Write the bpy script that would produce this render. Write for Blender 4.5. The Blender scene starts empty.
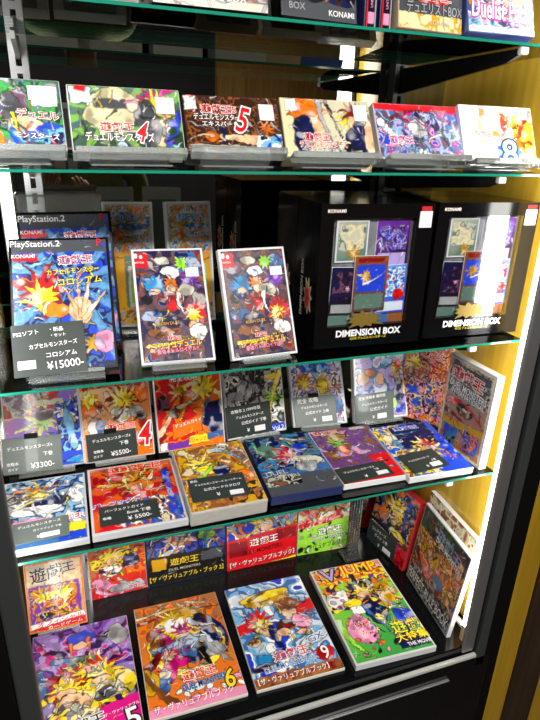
import bpy, bmesh, math, random
import numpy as np
from mathutils import Matrix, Vector
C = bpy.context.scene.collection
sc = bpy.context.scene
H0 = 1.5                                   # height of the lens above the floor; all z below are relative to it
ZS = [0.1278, -0.0400, -0.3038, -0.5637]   # tops of the four glass shelves
ZB = -0.95                                 # top of the black base panel
YF, YB, YM = 0.703, 0.975, 1.046           # shelf front, shelf back, mirror
XL, XR = -0.158, 0.724                     # side walls of the cabinet

# ------------------------------------------------------------------ materials
M = {}
def mat(name, col, rough=.5, metal=0, spec=.5, coat=0, trans=0, ior=1.45, emit=0, ecol=None):
    m = bpy.data.materials.new(name); m.use_nodes = True
    b = m.node_tree.nodes['Principled BSDF']; I = b.inputs
    I['Base Color'].default_value = (*col, 1); I['Roughness'].default_value = rough; I['Metallic'].default_value = metal
    I['Specular IOR Level'].default_value = spec; I['Coat Weight'].default_value = coat; I['Coat Roughness'].default_value = .06
    I['Transmission Weight'].default_value = trans; I['IOR'].default_value = ior
    if emit:
        I['Emission Color'].default_value = (*(ecol or col), 1); I['Emission Strength'].default_value = emit
    M[name] = m
    return m
def noisy(name, c1, c2, scale, rough=.5, coat=0, metal=0, stretch=(1, 1, 1), bump=0, det=6, spec=.5):
    m = mat(name, c1, rough, metal, spec, coat); nt = m.node_tree; b = nt.nodes['Principled BSDF']
    tc = nt.nodes.new('ShaderNodeTexCoord'); mp = nt.nodes.new('ShaderNodeMapping'); mp.inputs['Scale'].default_value = stretch
    n = nt.nodes.new('ShaderNodeTexNoise'); n.inputs['Scale'].default_value = scale; n.inputs['Detail'].default_value = det
    r = nt.nodes.new('ShaderNodeValToRGB'); r.color_ramp.elements[0].position = .35; r.color_ramp.elements[1].position = .68
    r.color_ramp.elements[0].color = (*c1, 1); r.color_ramp.elements[1].color = (*c2, 1)
    nt.links.new(tc.outputs['Object'], mp.inputs[0]); nt.links.new(mp.outputs[0], n.inputs['Vector'])
    nt.links.new(n.outputs['Fac'], r.inputs[0]); nt.links.new(r.outputs[0], b.inputs['Base Color'])
    if bump:
        bp = nt.nodes.new('ShaderNodeBump'); bp.inputs['Strength'].default_value = bump; bp.inputs['Distance'].default_value = .001
        nt.links.new(n.outputs['Fac'], bp.inputs['Height']); nt.links.new(bp.outputs[0], b.inputs['Normal'])
    return m
def sheer(name, tint, gloss_rough, f0=.04, body=None, fac=0.0):
    """clear pane: light passes straight through, with a Fresnel sheen on top"""
    m = bpy.data.materials.new(name); m.use_nodes = True; nt = m.node_tree; nt.nodes.clear()
    out = nt.nodes.new('ShaderNodeOutputMaterial'); mx = nt.nodes.new('ShaderNodeMixShader')
    t = nt.nodes.new('ShaderNodeBsdfTransparent'); t.inputs[0].default_value = (*tint, 1)
    g = nt.nodes.new('ShaderNodeBsdfGlossy'); g.inputs['Roughness'].default_value = gloss_rough; g.inputs[0].default_value = (1, 1, 1, 1)
    lw = nt.nodes.new('ShaderNodeFresnel'); lw.inputs[0].default_value = f0
    nt.links.new(lw.outputs[0], mx.inputs[0]); nt.links.new(g.outputs[0], mx.inputs[2])
    if body:
        d = nt.nodes.new('ShaderNodeBsdfDiffuse'); d.inputs[0].default_value = (*body, 1)
        m2 = nt.nodes.new('ShaderNodeMixShader'); m2.inputs[0].default_value = fac
        nt.links.new(t.outputs[0], m2.inputs[1]); nt.links.new(d.outputs[0], m2.inputs[2]); nt.links.new(m2.outputs[0], mx.inputs[1])
    else:
        nt.links.new(t.outputs[0], mx.inputs[1])
    nt.links.new(mx.outputs[0], out.inputs[0]); M[name] = m
    return m
sheer('shelf_glass', (.93, .965, .95), .0, 1.45)
sheer('clear_film', (.97, .97, .97), .07, 1.42)
sheer('acrylic', (.93, .95, .95), .05, 1.48, (.85, .9, .88), .20)
sheer('acrylic_clear', (.95, .97, .96), .02, 1.49, (.85, .9, .88), .05)
mat('glass_edge', (.012, .26, .17), .12, 0, .8, .5)
mat('black_plastic', (.007, .007, .008), .25)
mat('black_gloss', (.003, .003, .004), .12, spec=.5)
mat('black_matte', (.003, .003, .003), .5, spec=.15)
mat('base_black', (.003, .0035, .004), .16, spec=.3)
mat('white_plastic', (.78, .80, .82), .25, coat=.3)
mat('clear_case', (.62, .64, .66), .15, coat=.5)
mat('sill_metal', (.62, .63, .60), .35, .3)
mat('steel', (.85, .86, .88), .38, .9)
mat('post_metal', (.42, .42, .43), .42, .9)
mat('post_dark', (.07, .078, .075), .42, .6)
mat('label_white', (.85, .84, .86), .5)
mat('card_stock', (.030, .040, .037), .38, coat=.2)
mat('card_stock_faded', (.13, .16, .15), .35, coat=.3)
mat('led', (1, 1, 1), .5, emit=11, ecol=(1, .99, .95))
mat('mirror', (.50, .51, .47), .0, 1)
mat('spine_red', (.55, .02, .03), .3); mat('spine_navy', (.02, .03, .12), .3); mat('spine_blue', (.05, .10, .40), .3); mat('spine_tan', (.50, .40, .25), .4)
mat('skin', (.30, .16, .09), .55); mat('hair', (.01, .008, .007), .5)
noisy('paper_pages', (.62, .60, .55), (.80, .78, .72), 60, .7, stretch=(1, 40, 1))
noisy('grey_pages', (.40, .39, .36), (.58, .56, .52), 60, .7, stretch=(1, 40, 1))
noisy('gold_wood', (.48, .29, .02), (.60, .39, .04), 9, .22, .25, stretch=(6, 6, .35))
noisy('gold_wood_shaded', (.26, .15, .008), (.34, .20, .015), 9, .4, stretch=(6, 6, .35))  # same gold wood, darkened in colour for the shade outside the cabinet
noisy('brown_wood', (.20, .10, .025), (.30, .17, .05), 6, .5, stretch=(6, 6, .4))
noisy('dark_wood', (.018, .010, .005), (.035, .020, .010), 6, .5, stretch=(6, 6, .4))
noisy('olive_cloth', (.10, .12, .05), (.14, .16, .07), 80, .9); noisy('dark_cloth', (.012, .012, .014), (.02, .02, .022), 80, .9)
noisy('room_dark', (.006, .006, .007), (.012, .012, .012), 3, .7)
# ink on paper: reads the printed colours of the sheet
def ink(name, rough, coat):
    m = mat(name, (1, 1, 1), rough, coat=coat); nt = m.node_tree
    a = nt.nodes.new('ShaderNodeAttribute'); a.attribute_name = 'print'
    nt.links.new(a.outputs['Color'], nt.nodes['Principled BSDF'].inputs['Base Color'])
ink('ink_gloss', .28, .45); ink('ink_soft', .5, .1)

# ------------------------------------------------------------------ mesh helpers
def bx(bm, x0, x1, y0, y1, z0, z1, bev=0):
    g = bmesh.ops.create_cube(bm, size=1, matrix=Matrix.Translation(((x0+x1)/2, (y0+y1)/2, (z0+z1)/2)) @ Matrix.Diagonal((x1-x0, y1-y0, z1-z0, 1)))
    if bev:
        es = {e for v in g['verts'] for e in v.link_edges}
        bmesh.ops.bevel(bm, geom=list(es), offset=bev, segments=2, affect='EDGES', profile=.5)
def obj(name, bm, m, parent=None):
    me = bpy.data.meshes.new(name); bm.to_mesh(me); bm.free()
    for x in (m if isinstance(m, list) else [m]): me.materials.append(M[x])
    o = bpy.data.objects.new(name, me); C.objects.link(o)
    if parent: o.parent = parent
    return o
def box(name, x0, x1, y0, y1, z0, z1, m, parent=None, bev=0):
    bm = bmesh.new(); bx(bm, x0, x1, y0, y1, z0, z1, bev); return obj(name, bm, m, parent)
def tag(o, label, cat, group=None):
    o['label'] = label; o['category'] = cat
    if group: o['group'] = group
    return o
def empty(name, mtx=None):
    o = bpy.data.objects.new(name, None); o.empty_display_size = .02; C.objects.link(o)
    if mtx: o.matrix_world = mtx
    return o
def frame_at(x, y, z, yaw=0, lean=0, roll=0):
    yw, le = math.radians(yaw), math.radians(lean)
    u = Vector((math.cos(yw), math.sin(yw), 0)); nb = Vector((-math.sin(yw), math.cos(yw), 0))
    up = math.cos(le)*Vector((0, 0, 1)) + math.sin(le)*nb; bk = up.cross(u)
    m = Matrix((u, bk, up)).transposed().to_4x4(); m.translation = (x, y, z+H0)
    return m @ Matrix.Rotation(math.radians(roll), 4, 'Y')

# ------------------------------------------------------------------ printed sheets
HEX = dict(w='ffffff', k='0b0b12', r='e3131f', R='8e0a16', o='f57a14', y='ffe22a', Y='d9a514', g='3aa545', G='123f22', b='1c46d8', B='0c1550',
           c='78bdf0', C='1b8fd0', p='7a35b8', P='2c1245', m='e0148a', n='93562a', N='3c2113', s='f6c193', e='a5a8ad', E='4b4e55',
           l='9be23a', t='e9dcae', i='f59bc4', v='b9a7e6', u='3c6fb0', a='d8e4ee', d='5a3a3a', q='5e7f74', z='b5723a', h='c9c7b4', j='6c4a63')
def lin(h):
    v = np.array([int(h[i:i+2], 16)/255 for i in (0, 2, 4)]); return np.where(v <= .04045, v/12.92, ((v+.055)/1.055)**2.4)
COL = {k: lin(v) for k, v in HEX.items()}
class Sheet:
    def __init__(s, w, h, seed, ppm=1150):
        s.nx, s.ny = max(12, int(w*ppm)), max(12, int(h*ppm)); s.A = h/w; s.rg = np.random.RandomState(seed)
        s.k = 2; W, Hh = s.nx*s.k, s.ny*s.k
        s.X, s.Y = np.meshgrid((np.arange(W)+.5)/W, (np.arange(Hh)+.5)/Hh*s.A)
        s.a = np.ones((Hh, W, 3)); s.n = [s.noise(f) for f in (4, 7, 12)]
    def noise(s, f):
        gx, gy = int(f)+2, int(f*s.A)+2; g = s.rg.rand(gy+1, gx+1)
        x, y = s.X*f, s.Y*f; xi, yi = np.minimum(x.astype(int), gx-1), np.minimum(y.astype(int), gy-1); fx, fy = x-xi, y-yi
        fx, fy = fx*fx*(3-2*fx), fy*fy*(3-2*fy)
        return (g[yi, xi]*(1-fx)+g[yi, xi+1]*fx)*(1-fy)+(g[yi+1, xi]*(1-fx)+g[yi+1, xi+1]*fx)*fy
    def win(s, x0, x1, y0, y1):
        Hh, W = s.X.shape; p = .05
        return (slice(max(0, int((y0-p)/s.A*Hh)), max(1, min(Hh, int((y1+p)/s.A*Hh)+2))), slice(max(0, int((x0-p)*W)), max(1, min(W, int((x1+p)*W)+2))))
    def put(s, m, c, al=1, w=...):
        m = np.clip(m, 0, 1)[..., None]*al; s.a[w] = s.a[w]*(1-m)+(COL[c] if isinstance(c, str) else c)*m
    def sdf(s, d, c, ol=.007, w=...):
        e = .006
        if ol: s.put((ol-d)/e+.5, 'k', .8, w)
        n, n2 = s.n[1][w][..., None], s.n[2][w][..., None]; q = COL[c]*(.72+.5*n)
        q = q+(1-q)*np.clip((n2-.58)*5, 0, 1)*.38; q = q*(1-.45*np.clip((.36-n2)*6, 0, 1))
        s.put(-d/e+.5, np.clip(q, 0, 1), 1, w)
    def run(s, spec):
        for op in spec.split(';'):
            t = op.split()
            if not t: continue
            n = t[0]; v = []
            for q in t[1:]:
                try: v.append(float(q))
                except ValueError: v.append(q)
            getattr(s, 'o_'+n.lower())(0 if n[0].isupper() else .007, *v)
        if len(spec) > 90: s.fine()
    def fine(s):
        Hh, W = s.X.shape; f1, f2, f3, f4 = s.noise(16), s.noise(16), s.noise(34), s.noise(34)
        dx = (f1-.5)*.022+(f3-.5)*.016; dy = (f2-.5)*.022+(f4-.5)*.016
        ix = np.clip(((s.X+dx)*W).astype(int), 0, W-1); iy = np.clip(((s.Y+dy)/s.A*Hh).astype(int), 0, Hh-1)
        s.a = s.a[iy, ix]; g = s.rg
        for _ in range(70):
            x, y = g.rand(), g.rand(); c = s.a[int(g.rand()*(Hh-1)), int(g.rand()*(W-1))]; u = g.rand()
            c = c*.25 if u < .35 else (c+1.6*(1-c)*.5 if u < .7 else c); a = 6.28*g.rand(); L = .03+.08*g.rand()
            s.o_rib(0, x, y, x+L*math.cos(a), y+L*math.sin(a)/s.A, (g.rand()-.5), .003+.006*g.rand(), np.clip(c, 0, 1))
    def o_bg(s, ol, c1, c2, ang=90):
        a = math.radians(ang); t = np.clip(s.X*math.cos(a)+s.Y/s.A*math.sin(a)+(s.n[0]-.5)*.35, 0, 1)[..., None]
        s.a = COL[c1]*(1-t)+COL[c2]*t
    def o_pat(s, ol, x0, y0, x1, y1, pal, f=5):
        y0, y1 = y0*s.A, y1*s.A; n = s.noise(f*1.5)*.6+s.noise(f*3.3)*.4; k = len(pal); t = (n*1.7-.35)*k; i = np.clip(t.astype(int), 0, k-1)
        d = np.minimum(s.X-x0, x1-s.X); d = np.minimum(d, np.minimum(s.Y-y0, y1-s.Y))+(s.n[1]-.5)*.06; m = np.clip(d/.01, 0, 1)
        for j in range(k): s.put(m*(i == j), pal[j])
        if ol: s.put(m*(np.abs(t-np.round(t)) < .07), 'k', .5)
    def o_blob(s, ol, cx, cy, rx, ry, rot, c, w=.3):
        R = max(rx, ry)*1.5; W = s.win(cx-R, cx+R, cy*s.A-R, cy*s.A+R)
        r = math.radians(rot); x, y = s.X[W]-cx, s.Y[W]-cy*s.A; x, y = x*math.cos(r)+y*math.sin(r), -x*math.sin(r)+y*math.cos(r)
        q = np.sqrt((x/rx)**2+(y/ry)**2)*(1+w*(s.n[1][W]-.5)*2)-1
        s.sdf(q*min(rx, ry), c, ol, W)
    def o_bur(s, ol, cx, cy, r, n, inner, c, sy=1):
        W = s.win(cx-r*1.2, cx+r*1.2, cy*s.A-r*1.2, cy*s.A+r*1.2)
        x, y = s.X[W]-cx, (s.Y[W]-cy*s.A)/sy; th = np.arctan2(y, x)+(s.n[1][W]-.5)*.5; ph = s.rg.rand()*6.28; n = int(n)
        t = (th+ph)/(2*math.pi)*n % n; i = t.astype(int) % n; L = .65+.5*s.rg.rand(n)
        tri = 1-np.abs(t % 1-.5)*2; R = r*(inner+(L[i]-inner)*tri**1.6)
        s.sdf((np.hypot(x, y)-R)*.6, c, ol, W)
    def o_rib(s, ol, x0, y0, x1, y1, bend, w, c):
        y0, y1 = y0*s.A, y1*s.A; mx, my = (x0+x1)/2-(y1-y0)*bend, (y0+y1)/2+(x1-x0)*bend
        W = s.win(min(x0, x1, mx)-w, max(x0, x1, mx)+w, min(y0, y1, my)-w, max(y0, y1, my)+w); X, Y = s.X[W], s.Y[W]; d = np.full(X.shape, 9.)
        if not d.size: return
        for t in np.linspace(0, 1, 7 if isinstance(c, np.ndarray) else 18):
            px, py = (1-t)**2*x0+2*t*(1-t)*mx+t*t*x1, (1-t)**2*y0+2*t*(1-t)*my+t*t*y1
            d = np.minimum(d, np.hypot(X-px, Y-py)-w*(1-.8*t))
        if isinstance(c, np.ndarray): s.put(-d/.006+.5, c, .8, W)
        else: s.sdf(d, c, ol, W)
    def o_rec(s, ol, x0, y0, x1, y1, c, skew=0):
        Y = s.Y/s.A-(s.X-.5)*skew; d = np.maximum(np.maximum(x0-s.X, s.X-x1), np.maximum(y0-Y, Y-y1)*s.A)
        if ol: s.put((ol-d)/.006+.5, 'k', .6)
        s.put(-d/.006+.5, COL[c]*(.9+.14*s.n[1])[..., None])
    def o_rng(s, ol, cx, cy, r, w, c):
        s.sdf(np.abs(np.hypot(s.X-cx, s.Y-cy*s.A)-r)-w, c, ol)
    def o_rays(s, ol, cx, cy, n, c, al=.6):
        th = np.arctan2(s.Y-cy*s.A, s.X-cx); s.put((np.sin(th*n)+s.n[2]-.6)*3, c, al)
    def o_spk(s, ol, n, sz, pal, x0, y0, x1, y1):
        for _ in range(int(n)):
            g = s.rg; s.o_blob(ol, x0+(x1-x0)*g.rand(), y0+(y1-y0)*g.rand(), sz*(.4+g.rand()), sz*(.4+g.rand()), 180*g.rand(), pal[g.randint(len(pal))])
    def o_str(s, ol, n, L, w, pal, x0, y0, x1, y1):
        for _ in range(int(n*1.4)):
            g = s.rg; a = 6.28*g.rand(); x, y = x0+(x1-x0)*g.rand(), y0+(y1-y0)*g.rand()
            s.o_rib(ol, x, y, x+L*math.cos(a), y+L*math.sin(a)/s.A, (g.rand()-.5)*.9, w*(.5+g.rand()), pal[g.randint(len(pal))])
    def o_frm(s, ol, w, c):
        d = np.minimum(np.minimum(s.X, 1-s.X), np.minimum(s.Y, s.A-s.Y)); s.put((w-d)/.006+.5, c)
    def grid(s):
        a = s.a.reshape(s.ny, s.k, s.nx, s.k, 3).mean((1, 3)); return a
def sheet(name, w, h, spec, seed, parent, m='ink_gloss', y=-.0005, ox=0, oz=0, ppm=1150):
    s = Sheet(w, h, seed, ppm); s.run(spec); a = s.grid(); ny, nx = a.shape[:2]
    xs = np.linspace(-w/2, w/2, nx)+ox; zs = np.linspace(h, 0, ny)+oz
    X, Z = np.meshgrid(xs, zs); co = np.stack([X, np.full_like(X, y), Z], -1).reshape(-1, 3)
    i = np.arange((ny-1)*nx).reshape(ny-1, nx)[:, :-1].ravel(); f = np.stack([i+nx, i+nx+1, i+1, i], 1)
    me = bpy.data.meshes.new(name); me.vertices.add(len(co)); me.vertices.foreach_set('co', co.ravel())
    me.loops.add(len(f)*4); me.loops.foreach_set('vertex_index', f.ravel()); me.polygons.add(len(f))
    me.polygons.foreach_set('loop_start', np.arange(len(f))*4); me.update(calc_edges=True)
    at = me.color_attributes.new('print', 'FLOAT_COLOR', 'POINT'); at.data.foreach_set('color', np.concatenate([a.reshape(-1, 3), np.ones((nx*ny, 1))], 1).ravel())
    me.materials.append(M[m]); o = bpy.data.objects.new(name, me); C.objects.link(o); o.parent = parent
    return o
TXT = {}
def glyphs(body, off):
    if (body, off) not in TXT:
        c = bpy.data.curves.new('lettering', 'FONT'); c.body = body; c.offset = off; c.resolution_u = 3; c.align_x = 'CENTER'; c.align_y = 'CENTER'
        o = bpy.data.objects.new('lettering', c)
        me = bpy.data.meshes.new_from_object(o)
        V = np.array([v.co[:2] for v in me.vertices]) if len(me.vertices) else np.zeros((1, 2)); F = [tuple(p.vertices) for p in me.polygons]
        bpy.data.objects.remove(o); bpy.data.curves.remove(c); bpy.data.meshes.remove(me); TXT[(body, off)] = (V, F)
    return TXT[(body, off)]
def lettering(name, w, h, items, parent, m='ink_gloss', y=-.0009, ox=0, oz=0, turn=None):
    """items: (text, cx, cy, width, colour, outline colour, rot, squash); cx, cy, width in fractions of the sheet, cy from its top"""
    vs, fs, cs = [], [], []
    for k, it in enumerate(items):
        body, cx, cy, ww, col, oc, rot, sq = list(it)+[None, 0, 1][len(it)-5:]
        V0, F0 = glyphs(body, 0); x0, x1 = V0[:, 0].min(), V0[:, 0].max(); cen = np.array([(x0+x1)/2, (V0[:, 1].min()+V0[:, 1].max())/2])
        sc_ = ww*w/(x1-x0); ca, sa = math.cos(math.radians(rot)), math.sin(math.radians(rot))
        for off, cc, dy in (((.065, oc, 0), (.014, col, -.0003)) if oc else ((0.008, col, -.0003),)):
            V, F = glyphs(body, off); P = (V-cen)*sc_*np.array([1, sq]); P = np.stack([P[:, 0]*ca-P[:, 1]*sa, P[:, 0]*sa+P[:, 1]*ca], 1)
            P += np.array([(cx-.5)*w+ox, (1-cy)*h+oz]); b = sum(len(q) for q in vs)
            vs.append(np.stack([P[:, 0], np.full(len(P), y+dy-k*.00004), P[:, 1]], 1)); fs += [tuple(i+b for i in f) for f in F]; cs.append(np.tile(np.append(COL[cc], 1), (len(P), 1)))
    V = np.concatenate(vs)
    if turn is not None: V = np.array([tuple(turn @ Vector(v)) for v in V])
    me = bpy.data.meshes.new(name); me.from_pydata(V.tolist(), [], fs)
    at = me.color_attributes.new('print', 'FLOAT_COLOR', 'POINT'); at.data.foreach_set('color', np.concatenate(cs).ravel())
    me.materials.append(M[m]); o = bpy.data.objects.new(name, me); C.objects.link(o); o.parent = parent
    return o

# ------------------------------------------------------------------ the room around the cabinet
def struct(name, x0, x1, y0, y1, z0, z1, m):
    o = box(name, x0, x1, y0, y1, z0+H0, z1+H0, m); o['kind'] = 'structure'; return o
struct('floor', -2.5, 3.2, -2.6, 1.5, -H0-.1, -H0, 'dark_wood')
struct('ceiling', -2.5, 3.2, -2.6, 1.5, 1.25, 1.35, 'room_dark')
struct('wall_front', -2.5, 3.2, -2.6, -2.5, -H0, 1.25, 'room_dark')
struct('wall_left', -2.6, -2.5, -2.6, 1.5, -H0, 1.25, 'room_dark')
struct('wall_far_right', 3.2, 3.3, -2.6, 1.5, -H0, 1.25, 'room_dark')
struct('wall_back', -2.5, 3.2, 1.15, 1.25, -H0, 1.25, 'room_dark')
struct('wall_right', .764, 1.9, .671, .74, -H0, 1.25, 'gold_wood_shaded')
struct('dark_strip', .835, .915, .664, .671, -H0, 1.25, 'dark_wood')  # dark brown vertical strip laid over the outer wall
struct('trim_2', 1.15, 3.0, -2.5, -2.44, -H0, 1.2, 'brown_wood')

# ------------------------------------------------------------------ the display cabinet
cab = empty('display_cabinet', Matrix.Translation((.285, .85, 0)))
tag(cab, 'tall black display cabinet with mirrored back, gold wood side and bright strip lights', 'display cabinet')
def cpart(name, x0, x1, y0, y1, z0, z1, m, bev=0, parent=None):
    o = box(name, x0-.285, x1-.285, y0-.85, y1-.85, z0+H0, z1+H0, m, parent or cab, bev); return o
cpart('mirror_back', XL, XR, YM, YM+.006, ZB, .52, 'mirror')
cpart('back_board', XL-.02, XR+.005, YM+.006, YM+.02, -H0, .56, 'black_matte')
cpart('side_panel', XR, XR+.004, .672, YM+.006, ZB, .52, 'gold_wood')
cpart('side_panel', XL-.012, XL, .672, YM+.006, ZB, .52, 'gold_wood')
cpart('top_panel', XL-.02, XR+.006, .64, YM+.006, .52, .56, 'black_matte')
cpart('base_panel', XL, XR, .664, YM, ZB-.02, ZB, 'base_black', .002)
cpart('lower_door', XL, XR+.012, .652, .664, -H0+.05, ZB-.026, 'black_gloss', .002)
cpart('plinth', XL, XR, .668, YM, -H0, ZB-.02, 'black_matte')
cpart('sill_trim', -.135, .702, .652, .660, -.976, -.968, 'sill_metal', .001)
cpart('door_rail', .20, .64, .646, .652, -1.0135, -1.0105, 'steel', .0008)
def right_post():
    bm = bmesh.new(); bx(bm, .6715, .700, .660, .668, -.965, .52, .0038); obj_ = obj('front_post', bm, 'post_metal', cab)
    bm = bmesh.new(); bx(bm, .703, .724, .652, .668, -1.0, .52, .002); o2 = obj('outer_post', bm, 'post_dark', cab)
    bm = bmesh.new(); bx(bm, .700, .703, .663, .668, -.97, .52); o3 = obj('post_groove', bm, 'black_matte', cab)
    bm = bmesh.new(); bx(bm, .724, .764, .655, .70, -H0, .56, .002); o4 = obj('side_frame', bm, 'black_matte', cab)
    for o in (obj_, o2, o3, o4): o.location = (-.285, -.85, H0)
right_post()
cpart('front_post', -.133, -.104, .648, .668, -.985, .52, 'post_dark', .004)
cpart('side_frame', -.22, -.133, .640, .70, -H0, .56, 'black_matte', .002)
for x0, x1 in ((.671, .708), (-.154, -.109)):
    o = cpart('led_strip', x0, x1, .669, .675, ZB+.05, .50, 'led', .0015)
    cpart('strip_end', x0, x1, .668, .676, ZB+.012, ZB+.05, 'spine_tan', .001, None)
cpart('floor_trim', .700, .712, .68, .80, ZB, ZB+.006, 'white_plastic', .001)
def standard(x):
    bm = bmesh.new(); y0, y1 = 1.018, 1.040
    bx(bm, x-.013, x-.009, y0, y1, ZB, .5); bx(bm, x+.009, x+.013, y0, y1, ZB, .5); z = ZB
    bx(bm, x-.009, x-.004, y0, y0+.002, ZB, .5); bx(bm, x+.004, x+.009, y0, y0+.002, ZB, .5)
    while z < .49: bx(bm, x-.004, x+.004, y0, y0+.002, z, z+.010); z += .025
    return bm
for x, m in ((-.045, 'steel'), (.607, 'post_dark')):
    o = obj('slotted_standard', standard(x), m, cab); o.location = (-.285, -.85, H0)
def bracket(x, z):
    bm = bmesh.new(); pr = [(.93, -.004), (.93, -.014), (1.02, -.03), (1.02, -.004), (.975, -.004)] if x < 0 else [(.706, -.004), (.706, -.010), (.735, -.020), (1.02, -.046), (1.02, -.004)]
    a = [bm.verts.new((x-.003, y, z-.004+q+.0)) for y, q in pr]; b = [bm.verts.new((x+.003, y, z-.004+q)) for y, q in pr]
    bm.faces.new(a); bm.faces.new(b[::-1])
    for i in range(5): bm.faces.new((a[i], b[i], b[(i+1) % 5], a[(i+1) % 5]))
    bmesh.ops.recalc_face_normals(bm, faces=bm.faces); return bm
for z in ZS:
    for x in (-.045, .607):
        o = obj('shelf_bracket', bracket(x, z), 'steel' if x < 0 else 'black_plastic', cab); o.location = (-.285, -.85, H0)
        if x < 0: continue
        bm = bmesh.new(); bx(bm, x-.007, x+.007, .704, .712, z-.016, z-.0065, .002); o = obj('bracket_clip', bm, 'white_plastic', cab); o.location = (-.285, -.85, H0)
SN = ['top clear glass shelf with a green edge, holding the black and blue boxes', 'clear glass shelf under the row of six small game boxes',
      'clear glass shelf under the two big black windowed boxes', 'lowest clear glass shelf, with flat books laid along its front']
for z, lb in zip(ZS, SN):
    s = empty('glass_shelf', Matrix.Translation((.27, .84, z+H0-.006))); tag(s, lb, 'shelf', 'glass shelves of the cabinet')
    x0, x1, y0, y1 = -.150-.27, .702-.27, YF-.84, YB-.84
    box('glass_pane', x0, x1, y0+.0015, y1-.0015, .0, .004, 'shelf_glass', s)
    bm = bmesh.new(); bx(bm, x0, x1, y0, y0+.0013, .0003, .0037); bx(bm, x0, x1, y1-.0013, y1, .0003, .0037); obj('polished_edge', bm, 'glass_edge', s)
# clear acrylic post standing on the base under the lowest shelf
t = empty('acrylic_post', Matrix.Translation((.575, .965, ZB+H0))); tag(t, 'clear acrylic support post with a square foot, standing on the black base', 'support post')
box('foot', -.022, .022, -.012, .028, 0, .007, 'acrylic_clear', t, .001); box('upright', -.014, .014, -.004, .008, .007, .372, 'acrylic_clear', t, .001)

# ------------------------------------------------------------------ goods
SEED = [10]
def good(name, label, cat, pose, size, t, body, spec=None, text=None, group=None, m='ink_gloss', margin=.001, bodyname='body', bev=.0012, sticker=None, back=None, ppm=1150):
    """a printed thing: solid body behind a printed front; origin at the middle of its lower front edge"""
    w, h = size; SEED[0] += 1
    r = empty(name, frame_at(*pose)); tag(r, label, cat, group)
    box(bodyname, -w/2, w/2, 0, t, 0, h, body, r, min(bev, t/3))
    fc = r
    if spec: fc = sheet('front_cover', w-2*margin, h-2*margin, spec, SEED[0], r, m, -.0004, 0, margin, ppm)
    if back: box('back_cover', -w/2+.001, w/2-.001, t, t+.0006, .001, h-.001, back, r)
    for i, q in enumerate(text or ()): lettering('title_lettering' if i == 0 else 'cover_lettering', w, h, [q], fc, m, -.0009-i*.00004)
    if sticker:
        u, v, sw, sh = sticker; o = box('price_sticker', u-sw/2, u+sw/2, -.0022, -.0014, v-sh/2, v+sh/2, 'label_white', fc)
    return r
def card(pose, u, v, w, h, rot, lines, label, faded=False, sticker=None, strip=False, dy=-.004):
    """hand-lettered price card lying on the front of a good"""
    m = frame_at(*pose) @ Matrix.Translation((u, dy, v)) @ Matrix.Rotation(math.radians(-rot), 4, 'Y')
    r = empty('price_card', m @ Matrix.Translation((0, 0, -h/2))); tag(r, label, 'price card', 'hand-lettered price cards')
    cd = box('card', -w/2, w/2, 0, .0012, 0, h, 'card_stock_faded' if faded else 'card_stock', r, .0003)
    lettering('chalk_lettering', w, h, lines, cd, 'ink_soft', -.0004)
    if sticker:
        a, b, c, d = sticker; box('price_sticker', (a-c/2-.5)*w, (a+c/2-.5)*w, -.0012, -.0002, (1-b-d/2)*h, (1-b+d/2)*h, 'label_white', cd)
    if strip: box('black_tab', -.012, .010, -.001, .0004, h-.003, h+.006, 'black_matte', r)
    return r
def stand(pose, w, h, t, label, zshelf):
    """bent acrylic easel carrying a leaning good"""
    x, y, z, yaw, lean = pose; r = empty('acrylic_stand', frame_at(x, y, z, yaw, lean)); tag(r, label, 'display stand', 'clear acrylic stands')
    bm = bmesh.new(); ww = w*.36
    bx(bm, -ww, ww, t+.0012, t+.0032, -.0025, h, .0005); bx(bm, -ww, ww, -.002, t+.0032, -.0027, -.0007, .0005); bx(bm, -ww, ww, -.0036, -.002, -.0027, .0022, .0004)
    obj('cradle', bm, 'acrylic', r)
    if h < .09:
        q = box('front_ledge', -w*.48, w*.48, -.022, -.004, -.0115, -.0027, 'acrylic', r, .001)
    # the foot lies flat on the shelf
    f = empty('dummy', frame_at(x, y, zshelf, yaw, 0)); m = f.matrix_world.copy(); bpy.data.objects.remove(f)
    L = .05; bm = bmesh.new(); bx(bm, -ww, ww, -.010, L, .0004, .0024, .0005)
    top = z-zshelf+h*.45*math.cos(math.radians(lean)); yy = h*.45*math.sin(math.radians(lean))+(t+.004)*math.cos(math.radians(lean))
    a = [bm.verts.new(p) for p in ((-.012, L-.003, .002), (.012, L-.003, .002), (.012, yy+.001, top), (-.012, yy+.001, top))]
    b = [bm.verts.new((v.co.x, v.co.y+.002, v.co.z)) for v in a]
    bm.faces.new(a); bm.faces.new(b[::-1])
    for i in range(4): bm.faces.new((a[i], b[i], b[(i+1) % 4], a[(i+1) % 4]))
    bmesh.ops.recalc_face_normals(bm, faces=bm.faces)
    o = obj('foot', bm, 'acrylic', r); o.matrix_parent_inverse = Matrix(); o.matrix_local = frame_at(x, y, z, yaw, lean).inverted() @ m
    return r
TT = '遊戯王'; DM = 'デュエルモンスターズ'
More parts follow.
